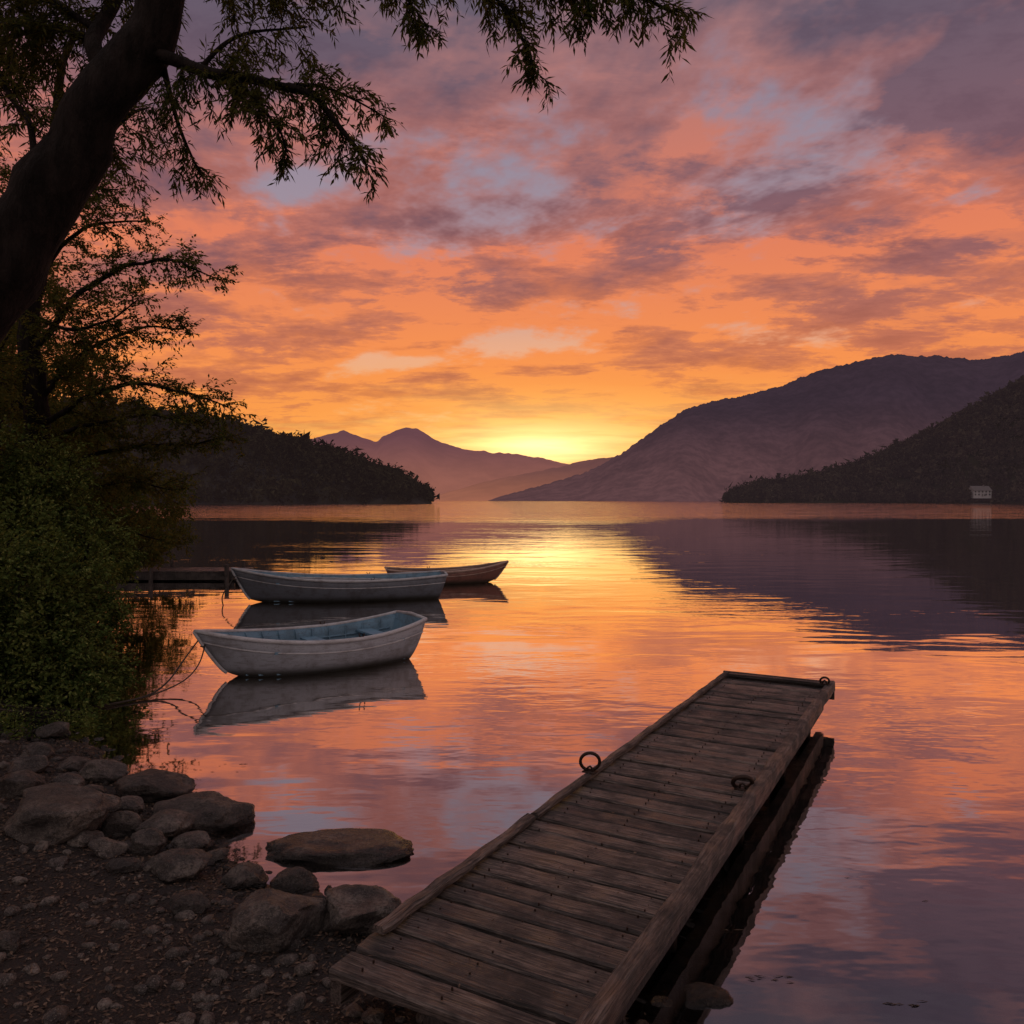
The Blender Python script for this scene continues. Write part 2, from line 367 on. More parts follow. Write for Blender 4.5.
# ================================================================ ROCKS
def rock(name,cx,cy,rx,ry,rz,sink=.35,sub=5,seed=0,rot=0.,zc=None,cut=.72):
    bm=bmesh.new(); bmesh.ops.create_icosphere(bm,subdivisions=sub,radius=1)
    off=Vector((seed*13.7,seed*5.1,seed*3.3)); R=random.Random(seed*7+1)
    planes=[(Vector((R.gauss(0,1),R.gauss(0,1),R.gauss(0,.8))).normalized(),R.uniform(cut-.08,cut+.12)) for _ in range(11)]
    for v in bm.verts:
        p=v.co.copy(); q=p.copy()
        for n,c_ in planes:
            k=q.dot(n)-c_
            if k>0: q-=n*k*.88
        q*=1.10+.20*mnoise.noise(p*1.1+off)+.10*mnoise.noise(p*2.6+off)+.045*mnoise.noise(p*6+off)+.018*mnoise.noise(p*15+off)
        v.co=Vector((q.x*rx,q.y*ry,q.z*rz))
    me=bpy.data.meshes.new(name); bm.to_mesh(me); bm.free(); me.materials.append(ROCK)
    me.polygons.foreach_set('use_smooth',[True]*len(me.polygons))
    ob=bpy.data.objects.new(name,me); COL.objects.link(ob)
    h=float(height(cx,cy)) if zc is None else zc
    ob.location=(cx,cy,h+rz*(1-2*sink)); ob.rotation_euler=(R.uniform(-.12,.12),R.uniform(-.12,.12),rot); return ob
RK=[(48,822,108,50),(145,795,72,34),(197,820,80,40),(95,778,46,25),(15,792,42,28),(143,850,38,26),(158,834,50,24),(173,875,58,28),(185,912,36,20),
(267,930,90,60),(352,923,80,48),(293,890,42,28),(240,886,42,20),(115,830,33,32),(103,855,32,20),(188,850,36,20),(80,845,32,16),(4,952,26,22),(704,1016,55,26),(662,1019,32,16),
(62,790,30,20),(85,800,28,18),(50,735,30,18),(20,770,34,20),(212,862,26,14),(125,812,30,18),(310,908,26,14),(70,770,28,16),(120,872,26,14),(35,755,26,15),(175,795,26,14)]
for i,(px,py,w,h) in enumerate(RK):
    zc=.12
    for _ in range(6):
        q=onz(px,py+h*.30,zc-.02); zc=float(height(q.x,q.y))
    d=q.y; rx=w/2/F*d*1.08; rz=h/2/F*d*1.0; ry=rx*random.uniform(.7,.95)
    rock('rock',q.x,q.y+ry*.35,rx,ry,rz,sink=.26,seed=i+1,rot=random.uniform(-.35,.35),zc=max(zc,-.12))
# long flat slab in the shallows
q=onz(329,853,.0); rock('flat_rock',q.x,q.y+.02,.51,.25,.085,zc=-.035,sink=.28,seed=52,rot=.04,cut=.80)

def pebbles(name,cnt,smin,smax,region,mat,seed):
    r=random.Random(seed); bm=bmesh.new(); bmesh.ops.create_icosphere(bm,subdivisions=2,radius=1); bv=[v.co.copy() for v in bm.verts]; bf=[tuple(v.index for v in f.verts) for f in bm.faces]; bm.free()
    V=[];Fc=[];pts=[]
    while len(pts)<cnt:
        x=r.uniform(region[0],region[1]); y=r.uniform(region[2],region[3]); pts.append((x,y))
    P=np.array(pts); S=sd(P[:,0],P[:,1]); Hh=height(P[:,0],P[:,1])
    for (x,y),s_,h_ in zip(pts,S,Hh):
        if s_<-.6: continue
        if r.random()>math.exp(-max(s_,0)/1.0)+.12: continue
        sz=smin*(smax/smin)**(r.random()**2.4); a=r.uniform(0,6.28); sx,sy,sz_=sz,sz*r.uniform(.5,1),sz*r.uniform(.35,.7); b=len(V)
        o=Vector((r.random()*50,r.random()*50,0))
        for v in bv:
            q=v*(1+.45*mnoise.noise(v*1.3+o)); X_=q.x*sx; Y_=q.y*sy
            V.append((x+X_*math.cos(a)-Y_*math.sin(a),y+X_*math.sin(a)+Y_*math.cos(a),h_+sz_*.25+q.z*sz_))
        Fc+=[tuple(b+i for i in f) for f in bf]
    return mk(name,V,Fc,mat,True)
pebbles('pebbles',12000,.007,.062,(-5.5,1.2,2.3,8.6),ROCK,5)

# bark chips and fallen leaves on the shore
m,t,o=material('litter'); LIT=m
g=pos(t); v=t.vor(g,45); principled(t,o,t.ramp(v.outputs['Color'],[(0,(.022,.014,.010,1)),(.5,(.07,.042,.028,1)),(.85,(.15,.095,.065,1)),(1,(.26,.19,.14,1))]),.8,None,.25)
n=42000; x=rng.uniform(-5,1.0,n); y=rng.uniform(2.2,8,n); s_=sd(x,y); ok=(s_>-.12); x,y=x[ok],y[ok]; z=height(x,y)+.006; n=len(x)
a=rng.uniform(0,6.28,n); D=np.stack([np.cos(a),np.sin(a),rng.normal(0,.25,n)],1); Nn=np.stack([rng.normal(0,.4,n),rng.normal(0,.4,n),np.ones(n)],1)
leaves_mesh('leaf_litter',np.stack([x,y,z],1),D,Nn,rng.uniform(.012,.055,n),rng.uniform(.005,.020,n),LIT)
B=[];D=[];
for (px,py,cnt,sp) in((775,985,8,.09),(905,1008,6,.08),(740,935,3,.05),(860,880,1,.05),(940,905,1,.04),(215,770,10,.3),(560,930,3,.1)):
    q=onz(px,py,0)
    for i in range(cnt):
        B.append((q.x+random.uniform(-sp,sp),q.y+random.uniform(-sp,sp)*.4,.004)); an=random.uniform(-.4,.4)+(math.pi if random.random()<.5 else 0); D.append((math.cos(an),math.sin(an)*.8,.01))
nn=len(B); leaves_mesh('floating_leaves',B,D,[(0.05,0.05,1)]*nn,rng.uniform(.03,.085,nn),rng.uniform(.005,.011,nn),LIT)

# ================================================================ DOCK
DA=-math.atan2(.488,.872)
dock=empty('wooden_dock',(-.74,3.53,0),DA)
a=Acc(); tones=[]; y=-.10; i=0
while y<6.44:
    w=random.choice((.15,.17,.19,.2,.22)); y1=min(y+w,6.56); zt=.37+random.uniform(-.009,.009); sk=random.uniform(-.014,.014)
    xl=.0-random.uniform(0,.03); xr=1.10
    nseg=8; b=len(a.v); cup=random.uniform(-.006,.007); tilt=random.uniform(-.006,.006)
    prof=[(y+.004,zt-.045),(y+.004,zt-.010),(y+.014,zt),((y+y1)/2,zt+cup),(y1-.014,zt+random.uniform(-.004,.004)),(y1-.005,zt-.010),(y1-.005,zt-.045)]
    for s_ in range(nseg+1):
        xx=xl+(xr-xl)*s_/nseg; wob=random.uniform(-.003,.003); wz=random.uniform(-.003,.003)+tilt*(s_/nseg-.5)
        for (yy,zz) in prof: a.v.append((xx,yy+sk*(s_/nseg-.5)+wob+random.uniform(-.0015,.0015),zz+wz))
    tn=random.random(); tones+=[tn]*(7*(nseg+1))
    for s_ in range(nseg):
        for j in range(7):
            p0=b+s_*7+j; p1=b+s_*7+(j+1)%7; a.f.append((p0,p0+7,p1+7,p1))
    a.f.append(tuple(b+j for j in range(7))); a.f.append(tuple(b+nseg*7+j for j in range(7))[::-1])
    y=y1+random.uniform(.008,.024); i+=1
pl=mk('planks',a.v,a.f,DECK,parent=dock)
at=pl.data.attributes.new('tone','FLOAT','POINT'); at.data.foreach_set('value',tones)
def beam(name,x0,x1,y0,y1,z0,z1,mat,seg=14,jit=.005):
    a=Acc(); b=0; c=.012
    pr=[(x0,z0),(x0,z1-c),(x0+c,z1),(x1-c,z1),(x1,z1-c),(x1,z0)]
    for s_ in range(seg+1):
        yy=y0+(y1-y0)*s_/seg; dx=random.uniform(-jit,jit); dz=random.uniform(-jit,jit)
        for (xx,zz) in pr: a.v.append((xx+dx+random.uniform(-.003,.003),yy,zz+dz*(zz>z0)+random.uniform(-.003,.003)))
    for s_ in range(seg):
        for j in range(6):
            p0=s_*6+j;p1=s_*6+(j+1)%6; a.f.append((p0,p1,p1+6,p0+6))
    a.f.append(tuple(range(6))[::-1]); a.f.append(tuple(seg*6+j for j in range(6)))
    ob=mk(name,a.v,a.f,mat,parent=dock); t_=random.uniform(.3,.7); at=ob.data.attributes.new('tone','FLOAT','POINT'); at.data.foreach_set('value',[t_]*len(a.v)); return ob
beam('curb_left_near',-.01,.060,.20,1.72,.385,.420,BEAM,18,.006)
beam('curb_left_far',.0,.058,1.76,6.55,.385,.418,BEAM,44,.005)
beam('side_beam_right',1.112,1.195,-.16,6.58,.325,.425,BEAM,44,.006)
beam('side_beam_left',-.02,.04,-.08,6.5,.20,.318,BEAM,24)
beam('bearer_middle',.5,.6,-.1,6.5,.18,.315,DARKW,10)
beam('bearer_right',1.02,1.10,-.1,6.5,.12,.315,DARKW,10)
a=Acc(); a.box(.07,1.10,6.47,6.55,.386,.412); 
eb=mk('end_cap',a.v,a.f,DECK,parent=dock)
a=Acc(); a.box(-.02,1.19,6.585,6.62,.22,.41); mk('end_fascia',a.v,a.f,DARKW,parent=dock)
a=Acc()
for yy in (1.6,3.2,4.8,6.2):
    for xx in (.13,.93): a.tube([(xx,yy,-3.2),(xx+.01,yy,.0),(xx,yy,.32)],[.075,.07,.068],10)
mk('piles',a.v,a.f,DARKW,True,parent=dock)
a=Acc(); yy=-.05
for k_ in range(33):
    for xx in (.14,.55,1.02):
        for e_ in (0,.1):
            x_=xx+random.uniform(-.012,.012); y_=yy+e_*.8+random.uniform(-.01,.01); a.tube([(x_,y_,.365),(x_,y_,.3795)],[.005,.005],6)
    yy+=.2
mk('nail_heads',a.v,a.f,IRON,parent=dock)
def ring(cx,cy,cz,R,r,tilt,yaw,base):
    a=Acc(); pts=[]
    for k_ in range(25):
        an=2*math.pi*k_/24; p=Vector((math.cos(an)*R,0,math.sin(an)*R)); 
        p=Matrix.Rotation(yaw,3,'Z')@Matrix.Rotation(tilt,3,'X')@p; pts.append(p+Vector((cx,cy,cz)))
    a.tube(pts,[r]*25,8,False)
    a.box(cx-.05,cx+.05,cy-.035,cy+.035,base,base+.008)
    a.tube([(cx-.02,cy,base),(cx-.018,cy,base+.03),(cx,cy,base+.042),(cx+.018,cy,base+.03),(cx+.02,cy,base)],[.008]*5,6)
    return mk('mooring_ring',a.v,a.f,IRON,True,parent=dock)
ring(.033,2.62,.495,.070,.012,.25,.45,.418)
ring(1.060,2.92,.428,.066,.015,.65,.4,.378)
ring(1.12,6.38,.460,.045,.011,.4,.2,.425)
n=320; x=rng.uniform(.05,1.08,n); y=rng.uniform(0,6.4,n)
aa=rng.uniform(0,6.28,n)
leaves_mesh('fallen_leaves_on_deck',np.stack([x,y,np.full(n,.386)],1),np.stack([np.cos(aa),np.sin(aa),rng.normal(0,.08,n)],1),np.stack([rng.normal(0,.3,n),rng.normal(0,.3,n),np.ones(n)],1),rng.uniform(.008,.035,n),rng.uniform(.004,.012,n),LIT,dock)

# ================================================================ BOATS
def boat(name,loc,ang,L,beamw,zb,zm,zs,mo,mi,mg,thw=(.16,.44,.70),oars=False,transom=.66,draft=.13):
    e=empty(name,loc,ang); NS=36; m_=9
    def hb(t):
        if t>.42: return beamw/2*max(1-((t-.42)/.58)**2.3,0.0)
        return beamw/2*(1-(1-transom)*((.42-t)/.42)**2)
    def sheer(t):
        return zm+((zb-zm)*((t-.4)/.6)**2.1 if t>.4 else (zs-zm)*((.4-t)/.4)**2)
    def keel(t): return -draft+.20*t**7
    def P(t,s,inset=0.):
        zs_=sheer(t); zk=keel(t); b=max(hb(t)-inset,0.002)
        xs=-L/2+L*t; xk=(-L/2+.26)+(L-.26-.42)*t
        y_=b*math.sin(s*math.pi/2)**.8; z_=zk+(zs_-zk)*s**1.9+ (inset if s<.999 else 0)
        fr=(z_-zk)/(zs_-zk); return Vector((xk+(xs-xk)*min(fr,1)**.8,y_,z_))
    V=[];Fc=[]
    S=[k/m_ for k in range(m_+1)]
    for i in range(NS+1):
        t=i/NS
        for s in reversed(S): p=P(t,s); V.append((p.x,-p.y,p.z))
        for s in S[1:]: p=P(t,s); V.append(tuple(p))
    W=2*m_+1
    for i in range(NS):
        for j in range(W-1):
            q=i*W+j; Fc.append((q,q+1,q+W+1,q+W))
    Fc.append(tuple(range(W))[::-1])
    hull=mk('hull',V,Fc,[mo,mi,mg],False,e)
    bm=bmesh.new(); bm.from_mesh(hull.data); bmesh.ops.recalc_face_normals(bm,faces=bm.faces)
    f0=max(bm.faces,key=lambda f:abs(f.calc_center_median().y)); 
    if f0.normal.y*f0.calc_center_median().y<0: bmesh.ops.reverse_faces(bm,faces=bm.faces)
    for f in bm.faces: f.smooth=len(f.verts)==4
    bm.to_mesh(hull.data); bm.free()
    md=hull.modifiers.new('thick','SOLIDIFY'); md.thickness=.028; md.offset=-1; md.material_offset=1; md.material_offset_rim=2; md.use_even_offset=False
    a=Acc()
    for sg in(-1,1):
        pts=[];rr=[]
        for i in range(NS+1):
            p=P(i/NS,1); pts.append((p.x,sg*(p.y),p.z+.006)); rr.append(.030 if i<NS-1 else .024)
        a.tube(pts,rr,8)
        pts=[]
        for i in range(NS+1):
            p=P(i/NS,.86); pts.append((p.x,sg*(p.y+.004),p.z))
        a.tube(pts,[.012]*(NS+1),6)
    p=P(0,1); a.tube([(p.x,-p.y,p.z+.006),(p.x-.01,0,p.z+.035),(p.x,p.y,p.z+.006)],[.028]*3,8)
    a.tube([P(1,s)*1.0+Vector((.012,0,0)) for s in S],[.022]*(m_+1),8)
    mk('gunwale',a.v,a.f,mg,True,e)
    a=Acc()
    for t in thw:
        zt=sheer(t)-.13; zk=keel(t); s=((zt-zk)/(sheer(t)-zk))**(1/1.9); p=P(t,s); xw=.12; b=p.y-.02
        a.box(p.x-xw,p.x+xw,-b,b,zt-.03,zt)
        a.box(p.x-.02,p.x+.02,-.02,.02,-.02,zt-.031)
    mk('thwarts',a.v,a.f,mi,parent=e)
    a=Acc()
    for i in range(3,NS-3,3):
        t=i/NS; pts=[]
        for sg in(-1,1):
            ss=S if sg>0 else list(reversed(S[1:]))
            for s in ss:
                if s<.3: continue
                p=P(t,s,.04); pts.append((p.x,sg*p.y,min(p.z,sheer(t)-.01)))
        h=len(pts)//2; a.tube(pts[:h],[.012]*h,5); a.tube(pts[h:],[.012]*(len(pts)-h),5)
    for sg in(-1,1):
        a.tube([tuple(Vector((P(i/NS,.8,.04).x,sg*P(i/NS,.8,.04).y,P(i/NS,.8,.04).z))) for i in range(1,NS-1)],[.013]*(NS-2),5)
    mk('ribs',a.v,a.f,mi,True,e)
    a=Acc(); zf=.045
    for k_ in range(-3,4):
        y0=k_*.11-.048; y1=k_*.11+.048
        ts=[t/40 for t in range(2,36) if hb(t/40)*.74>abs(k_)*.11+.05]
        if len(ts)<2: continue
        xa=P(ts[0],.5).x; xb=P(ts[-1],.5).x; a.box(xa,xb,y0,y1,zf-.02,zf)
    mk('floorboards',a.v,a.f,mi,parent=e)
    a=Acc()
    for t in (.36,):
        for sg in(-1,1):
            p=P(t,1); x_,y_,z_=p.x,sg*p.y,p.z+.03
            a.tube([(x_-.04,y_,z_+.05),(x_-.03,y_,z_+.01),(x_,y_,z_),(x_+.03,y_,z_+.01),(x_+.04,y_,z_+.05)],[.008]*5,6)
    p=P(1,.8); a.tube([(p.x+.02+.03*math.cos(q),.03*math.sin(q),p.z) for q in np.linspace(0,6.283,13)],[.007]*13,5,False)
    mk('oarlocks',a.v,a.f,IRON,True,e)
    if oars:
        a=Acc()
        for sg in(-1,1):
            a.tube([(-L*.32,sg*.22,zm-.08),(L*.2,sg*.2,zm+.03)],[.02,.022],7)
            a.box(L*.2,L*.2+.5,sg*.2-.07,sg*.2+.07,zm+.02,zm+.04)
        mk('oars',a.v,a.f,mg,parent=e)
    return e
pW=mat_paint('boat_white_paint',(.29,.30,.33,1),(.13,.115,.11,1),.34,.55)
pBi=mat_paint('boat_blue_interior',(.12,.22,.30,1),(.065,.08,.09,1),.5,.45,False)
pG=mat_paint('boat_gunwale_paint',(.42,.41,.42,1),(.17,.14,.13,1),.40,.5,False)
pW2=mat_paint('boat_grey_paint',(.10,.11,.13,1),(.05,.045,.045,1),.36,.6)
pG2=mat_paint('boat_gunwale_grey',(.36,.36,.37,1),(.14,.12,.11,1),.42,.6,False)
pR=mat_paint('boat_red_brown',(.16,.065,.045,1),(.07,.035,.03,1),.42,.55)
pRi=mat_paint('boat_varnish_inner',(.13,.07,.05,1),(.06,.035,.025,1),.5,.5,False)
pG3=mat_paint('boat_gunwale_tan',(.34,.23,.18,1),(.12,.07,.05,1),.45,.6,False)
boat('rowing_boat',(-2.88,11.48,0),math.atan2(-2.0,-2.8),3.22,1.42,.66,.45,.60,pW,pBi,pG)
boat('rowing_boat',(-4.12,19.25,0),math.atan2(-1.2,-4.9),5.0,1.6,.80,.50,.58,pW2,pBi,pG2,(.14,.36,.58,.78),True)
boat('rowing_boat',(-1.85,23.1,0),math.atan2(.75,3.38),3.55,1.25,.60,.36,.44,pR,pRi,pG3,oars=True)
def rope(pts,r=.011):
    P_,R_=smoothpath(pts,[r]*len(pts),8); a=Acc(); a.tube(P_,R_,6); return mk('mooring_rope',a.v,a.f,ROPE,True)
rope([(-4.15,10.60,.56),(-4.22,10.3,.36),(-4.30,9.95,.13),(-4.42,9.6,.035),(-4.75,9.2,.03),(-5.15,8.7,.08),(-5.7,8.2,.30),(-6.2,7.8,.55)])
rope([(-4.09,10.66,.52),(-4.05,10.35,.30),(-4.12,10.1,.14),(-4.30,9.8,.05),(-4.55,9.45,.015),(-5.0,9.0,.03),(-5.8,8.5,.25)],.009)
rope([(-6.45,18.6,.62),(-6.6,18.2,.2),(-6.55,18.3,-.2)],.014)

# left jetty
jet=empty('wooden_jetty',(-10.2,24.2,0),.03)
a=Acc(); x=-3.2
while x<2.0:
    a.box(x,x+.17,-.7,.7,.25+random.uniform(-.005,.005),.30); x+=.185
mk('deck',a.v,a.f,DARKW,parent=jet)
a=Acc(); a.box(-3.2,2.0,-.72,-.64,.05,.245); a.box(-3.2,2.0,.64,.72,.05,.245); mk('beams',a.v,a.f,DARKW,parent=jet)
a=Acc()
for x in(-2.4,-.4,1.8):
    for y in(-.8,.8): a.tube([(x,y,-3),(x,y,.5)],[.07,.065],8)
mk('posts',a.v,a.f,DARKW,parent=jet)

# ================================================================ TREES
class Tree:
    def __init__(s): s.w=Acc(); s.B=[];s.D=[];s.N=[];s.L=[];s.W=[]
    def limb(s,pts,radii,sides=8,sub=6,rough=.12):
        P_,R_=smoothpath(pts,radii,sub)
        P2=[p+Vector((mnoise.noise(p*2.3),mnoise.noise(p*2.3+Vector((9,0,0))),mnoise.noise(p*2.3+Vector((0,9,0)))))*min(r*1.2+.02,.07) for p,r in zip(P_,R_)]
        s.w.tube(P2,R_,sides,True,rough); return P2,R_
    def twig(s,p,d,L,r,droop,leaf,lw,gap,level,kids=3,spread=.8):
        n=5; pts=[Vector(p)]; dd=Vector(d).normalized()
        for i in range(n):
            dd=(dd+Vector((random.gauss(0,.14),random.gauss(0,.14),random.gauss(0,.12)-droop))).normalized()
            pts.append(pts[-1]+dd*L/n)
        s.w.tube(pts,[r*(1-.75*i/n) for i in range(n+1)],3,False)
        if level>0:
            for k_ in range(kids):
                f=random.uniform(.15,.95); i=int(f*n); q=pts[i]; td=(pts[min(i+1,n)]-pts[i-1 if i>0 else 0]).normalized()
                sd_=Vector((random.gauss(0,1),random.gauss(0,1),random.gauss(0,.5))); sd_=(sd_-td*sd_.dot(td)).normalized()
                s.twig(q,td*.6+sd_*spread,L*random.uniform(.4,.65),r*.6,droop,leaf,lw,gap,level-1,kids,spread)
        acc=0; side=1
        for i in range(n):
            a_,b_=pts[i],pts[i+1]; seg=(b_-a_).length; td=(b_-a_).normalized()
            while acc<seg:
                q=a_+td*acc; sv=td.cross(Vector((random.gauss(0,.5),random.gauss(0,.5),1))).normalized()*side
                dr=td*.75+sv*.7+Vector((random.gauss(0,.2),random.gauss(0,.2),-.25+random.gauss(0,.2)))
                s.B.append(tuple(q)); s.D.append(tuple(dr)); s.N.append((random.gauss(0,.6),random.gauss(0,.6),1)); lf=leaf*random.uniform(.5,1.25); s.L.append(lf); s.W.append(lw*random.uniform(.7,1.2)); side=-side
                acc+=gap*random.uniform(.6,1.4)
            acc-=seg
    def grow(s,P_,R_,f0,step,Lt,r,droop,leaf,lw,gap,level,kids,bias=(0,0,0),spread=.9,fwd=.5,flat=.6):
        n=len(P_); lens=[0]
        for i in range(1,n): lens.append(lens[-1]+(P_[i]-P_[i-1]).length)
        T=lens[-1]; x=T*f0
        while x<T:
            i=max(k_ for k_ in range(n) if lens[k_]<=x); i=min(i,n-2)
            td=(P_[i+1]-P_[i]).normalized(); q=P_[i]+td*(x-lens[i])
            sv=Vector((random.gauss(0,1),random.gauss(0,1),random.gauss(0,flat))); sv=(sv-td*sv.dot(td)).normalized()
            d=td*fwd+sv*spread+Vector(bias)
            s.twig(q,d,Lt*random.uniform(.5,1.15)*(1-.35*x/T),r,droop,leaf,lw,gap,level,kids)
            x+=step*random.uniform(.5,1.5)
    def finish(s,name,bm_,lm):
        e=empty(name,(0,0,0)); mk('wood',s.w.v,s.w.f,bm_,True,e)
        leaves_mesh('foliage',s.B,s.D,s.N,s.L,s.W,lm,e); print(name,len(s.B)); return e

T=Tree()
tp=[Vector((-5.0,5.75,.1)),sight(-110,430,5.85),sight(-45,335,5.95),sight(12,258,6),sight(62,180,6),sight(112,95,6),sight(155,28,6.05),sight(188,-45,6.1),sight(225,-150,6.3),sight(290,-290,6.6),sight(400,-420,6.8)]
P0,R0=T.limb(tp,[.50,.37,.31,.265,.225,.19,.17,.15,.12,.08,.03],24,9,.16)
def br(pl,r0,r1,**kw):
    pts=[sight(*q) for q in pl]; n=len(pts); rr=[r0+(r1-r0)*i/(n-1) for i in range(n)]
    P_,R_=T.limb(pts,rr,7); 
    if kw: T.grow(P_,R_,**kw)
    return P_
W=dict(r=.005,droop=.13,leaf=.078,lw=.017,gap=.020,level=1,kids=5)
br([(140,55,6.02),(180,64,5.95),(235,76,5.9),(285,88,5.85),(325,112,5.8),(355,150,5.75),(368,170,5.7)],.055,.008,f0=.15,step=.042,Lt=.42,bias=(0,0,-.18),**W)
br([(235,76,5.9),(262,110,5.8),(280,135,5.7),(288,155,5.7)],.018,.005,f0=.1,step=.050,Lt=.34,bias=(0,0,-.3),**W)
br([(285,88,5.85),(320,90,5.9),(350,100,6.0),(385,120,6.1)],.018,.005,f0=.1,step=.050,Lt=.33,bias=(0,0,-.2),**W)
br([(200,70,5.95),(230,45,6.0),(265,35,6.1),(310,30,6.2)],.02,.006,f0=.1,step=.050,Lt=.45,bias=(0,0,-.1),**W)
br([(155,40,6.05),(175,95,6.2),(188,140,6.3),(205,180,6.4)],.028,.005,f0=.2,step=.050,Lt=.42,bias=(0,0,-.2),**W)
br([(112,95,6),(98,45,6.2),(115,0,6.4),(130,-60,6.6),(160,-130,6.8)],.075,.02,f0=.3,step=.05,Lt=.75,bias=(0,0,-.1),**W)
br([(100,45,6.2),(60,30,6.6),(20,40,6.9),(-30,60,7.2)],.035,.01,f0=.1,step=.045,Lt=.7,bias=(0,0,-.1),**W)
br([(95,30,6.3),(50,0,6.6),(0,-10,6.9),(-60,0,7.2)],.03,.01,f0=.1,step=.045,Lt=.7,bias=(0,0,-.1),**W)
br([(30,220,6.0),(38,150,6.1),(10,90,6.3),(-20,50,6.5)],.035,.01,f0=.35,step=.055,Lt=.55,bias=(0,0,-.1),**W)
br([(62,180,6.1),(100,150,6.6),(130,120,7.0),(150,110,7.3)],.03,.008,f0=.3,step=.055,Lt=.6,bias=(0,0,-.1),**W)
br([(186,-40,6.1),(260,-85,6.0),(345,-80,5.8),(430,-60,5.6),(510,-40,5.4),(585,-18,5.3),(640,2,5.2),(676,18,5.15)],.065,.007,f0=.12,step=.040,Lt=.52,bias=(0,0,-.35),**W)
br([(430,-60,5.6),(470,-25,5.5),(505,15,5.4),(525,50,5.35),(537,80,5.3)],.018,.005,f0=.2,step=.042,Lt=.30,bias=(0,0,-.3),**W)
br([(345,-80,5.8),(375,-40,5.7),(400,-5,5.6),(430,30,5.55)],.018,.005,f0=.2,step=.042,Lt=.36,bias=(0,0,-.3),**W)
br([(510,-40,5.4),(560,-10,5.3),(590,20,5.2)],.013,.005,f0=.3,step=.05,Lt=.32,bias=(0,0,-.3),**W)
br([(186,-40,6.1),(230,-30,6.2),(280,-20,6.2),(330,-25,6.2)],.03,.008,f0=.1,step=.040,Lt=.55,bias=(0,0,-.2),**W)
br([(225,-150,6.3),(330,-200,6.1),(480,-190,5.8),(640,-160,5.5)],.06,.012,f0=.2,step=.12,Lt=.7,bias=(0,0,-.2),**W)
br([(225,-150,6.3),(120,-220,6.6),(0,-230,7),(-120,-180,7.3)],.07,.015,f0=.2,step=.12,Lt=.8,bias=(0,0,-.2),**W)
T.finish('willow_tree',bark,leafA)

# second, more distant tree with spreading tiers
T=Tree()
P0,R0=T.limb([Vector((-9.0,14.2,.2)),sight(20,520,14.1),sight(38,430,14),sight(30,340,14),sight(45,260,14),sight(70,190,14.1),sight(60,110,14.2),sight(80,30,14.3)],[.30,.24,.21,.18,.15,.11,.08,.04],10)
W2=dict(r=.007,droop=.01,leaf=.08,lw=.036,gap=.036,level=2,kids=3,flat=.3)
LB=[([(38,350,14),(75,300,13.8),(125,268,13.6),(175,262,13.5),(212,278,13.4)],.06),
 ([(32,300,14),(70,240,14.3),(110,225,14.5),(150,222,14.6)],.05),
 ([(38,430,14),(80,402,13.7),(130,384,13.5),(185,392,13.3),(228,408,13.2)],.06),
 ([(30,480,14),(80,460,13.9),(140,446,13.8),(190,444,13.7),(224,436,13.6)],.05),
 ([(40,400,14),(90,350,14.2),(140,330,14.4),(185,330,14.5)],.05),
 ([(45,260,14),(10,200,14),(-30,170,14)],.05),
 ([(60,200,14),(90,170,14),(115,150,14)],.04),
 ([(45,250,14),(80,200,13.6),(120,190,13.4)],.04),
 ([(38,430,14),(0,380,13.8),(-50,350,13.6)],.05),
 ([(38,440,14),(90,425,13.4),(140,415,13.1),(185,422,12.9)],.04),
 ([(25,500,14),(80,490,13.7),(130,482,13.6),(172,490,13.5)],.04),
 ([(35,320,14),(75,330,13.5),(110,320,13.2),(140,300,13.0)],.04),
 ([(20,520,14.1),(70,520,13.8),(110,525,13.6),(158,540,13.5)],.04)]
for pl_,r0 in LB:
    pts=[sight(*q) for q in pl_]; n=len(pts); P_,R_=T.limb(pts,[r0+(.010-r0)*i/(n-1) for i in range(n)],6)
    T.grow(P_,R_,f0=.12,step=.078,Lt=.9,bias=(.05,0,.08),spread=.85,fwd=.5,**W2)
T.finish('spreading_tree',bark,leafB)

# leaf masses -------------------------------------------------
def clump_arrays(centers,n_per,leaf,lw,gapseed,shell=.5):
    B=[];D=[];Nn=[];L=[];W=[]
    for (c,r,k_) in centers:
        n=int(n_per*k_); v=rng.normal(0,1,(n,3)); v/=np.linalg.norm(v,axis=1,keepdims=True)
        rad=rng.uniform(shell,1.0,n)**.6
        lob=np.array([mnoise.noise(Vector(q)*2.2+Vector((gapseed+c[0]*3,c[1],c[2]))) for q in v]); rad=rad*(1+.5*lob)
        p=v*rad[:,None]*np.array(r)+np.array(c)
        keep=np.array([mnoise.noise(Vector(q)*(2.8/ (max(r)**.5))+Vector((gapseed,0,0))) for q in p])>-.16
        p=p[keep]; vv=v[keep]; n=len(p)
        B.append(p); D.append(vv*.6+rng.normal(0,.6,(n,3))+np.array([0,0,-.1])); Nn.append(vv+rng.normal(0,.5,(n,3))+np.array([0,0,.6]))
        L.append(leaf*rng.uniform(.5,1.3,n)); W.append(lw*rng.uniform(.6,1.3,n))
    return np.concatenate(B),np.concatenate(D),np.concatenate(Nn),np.concatenate(L),np.concatenate(W)
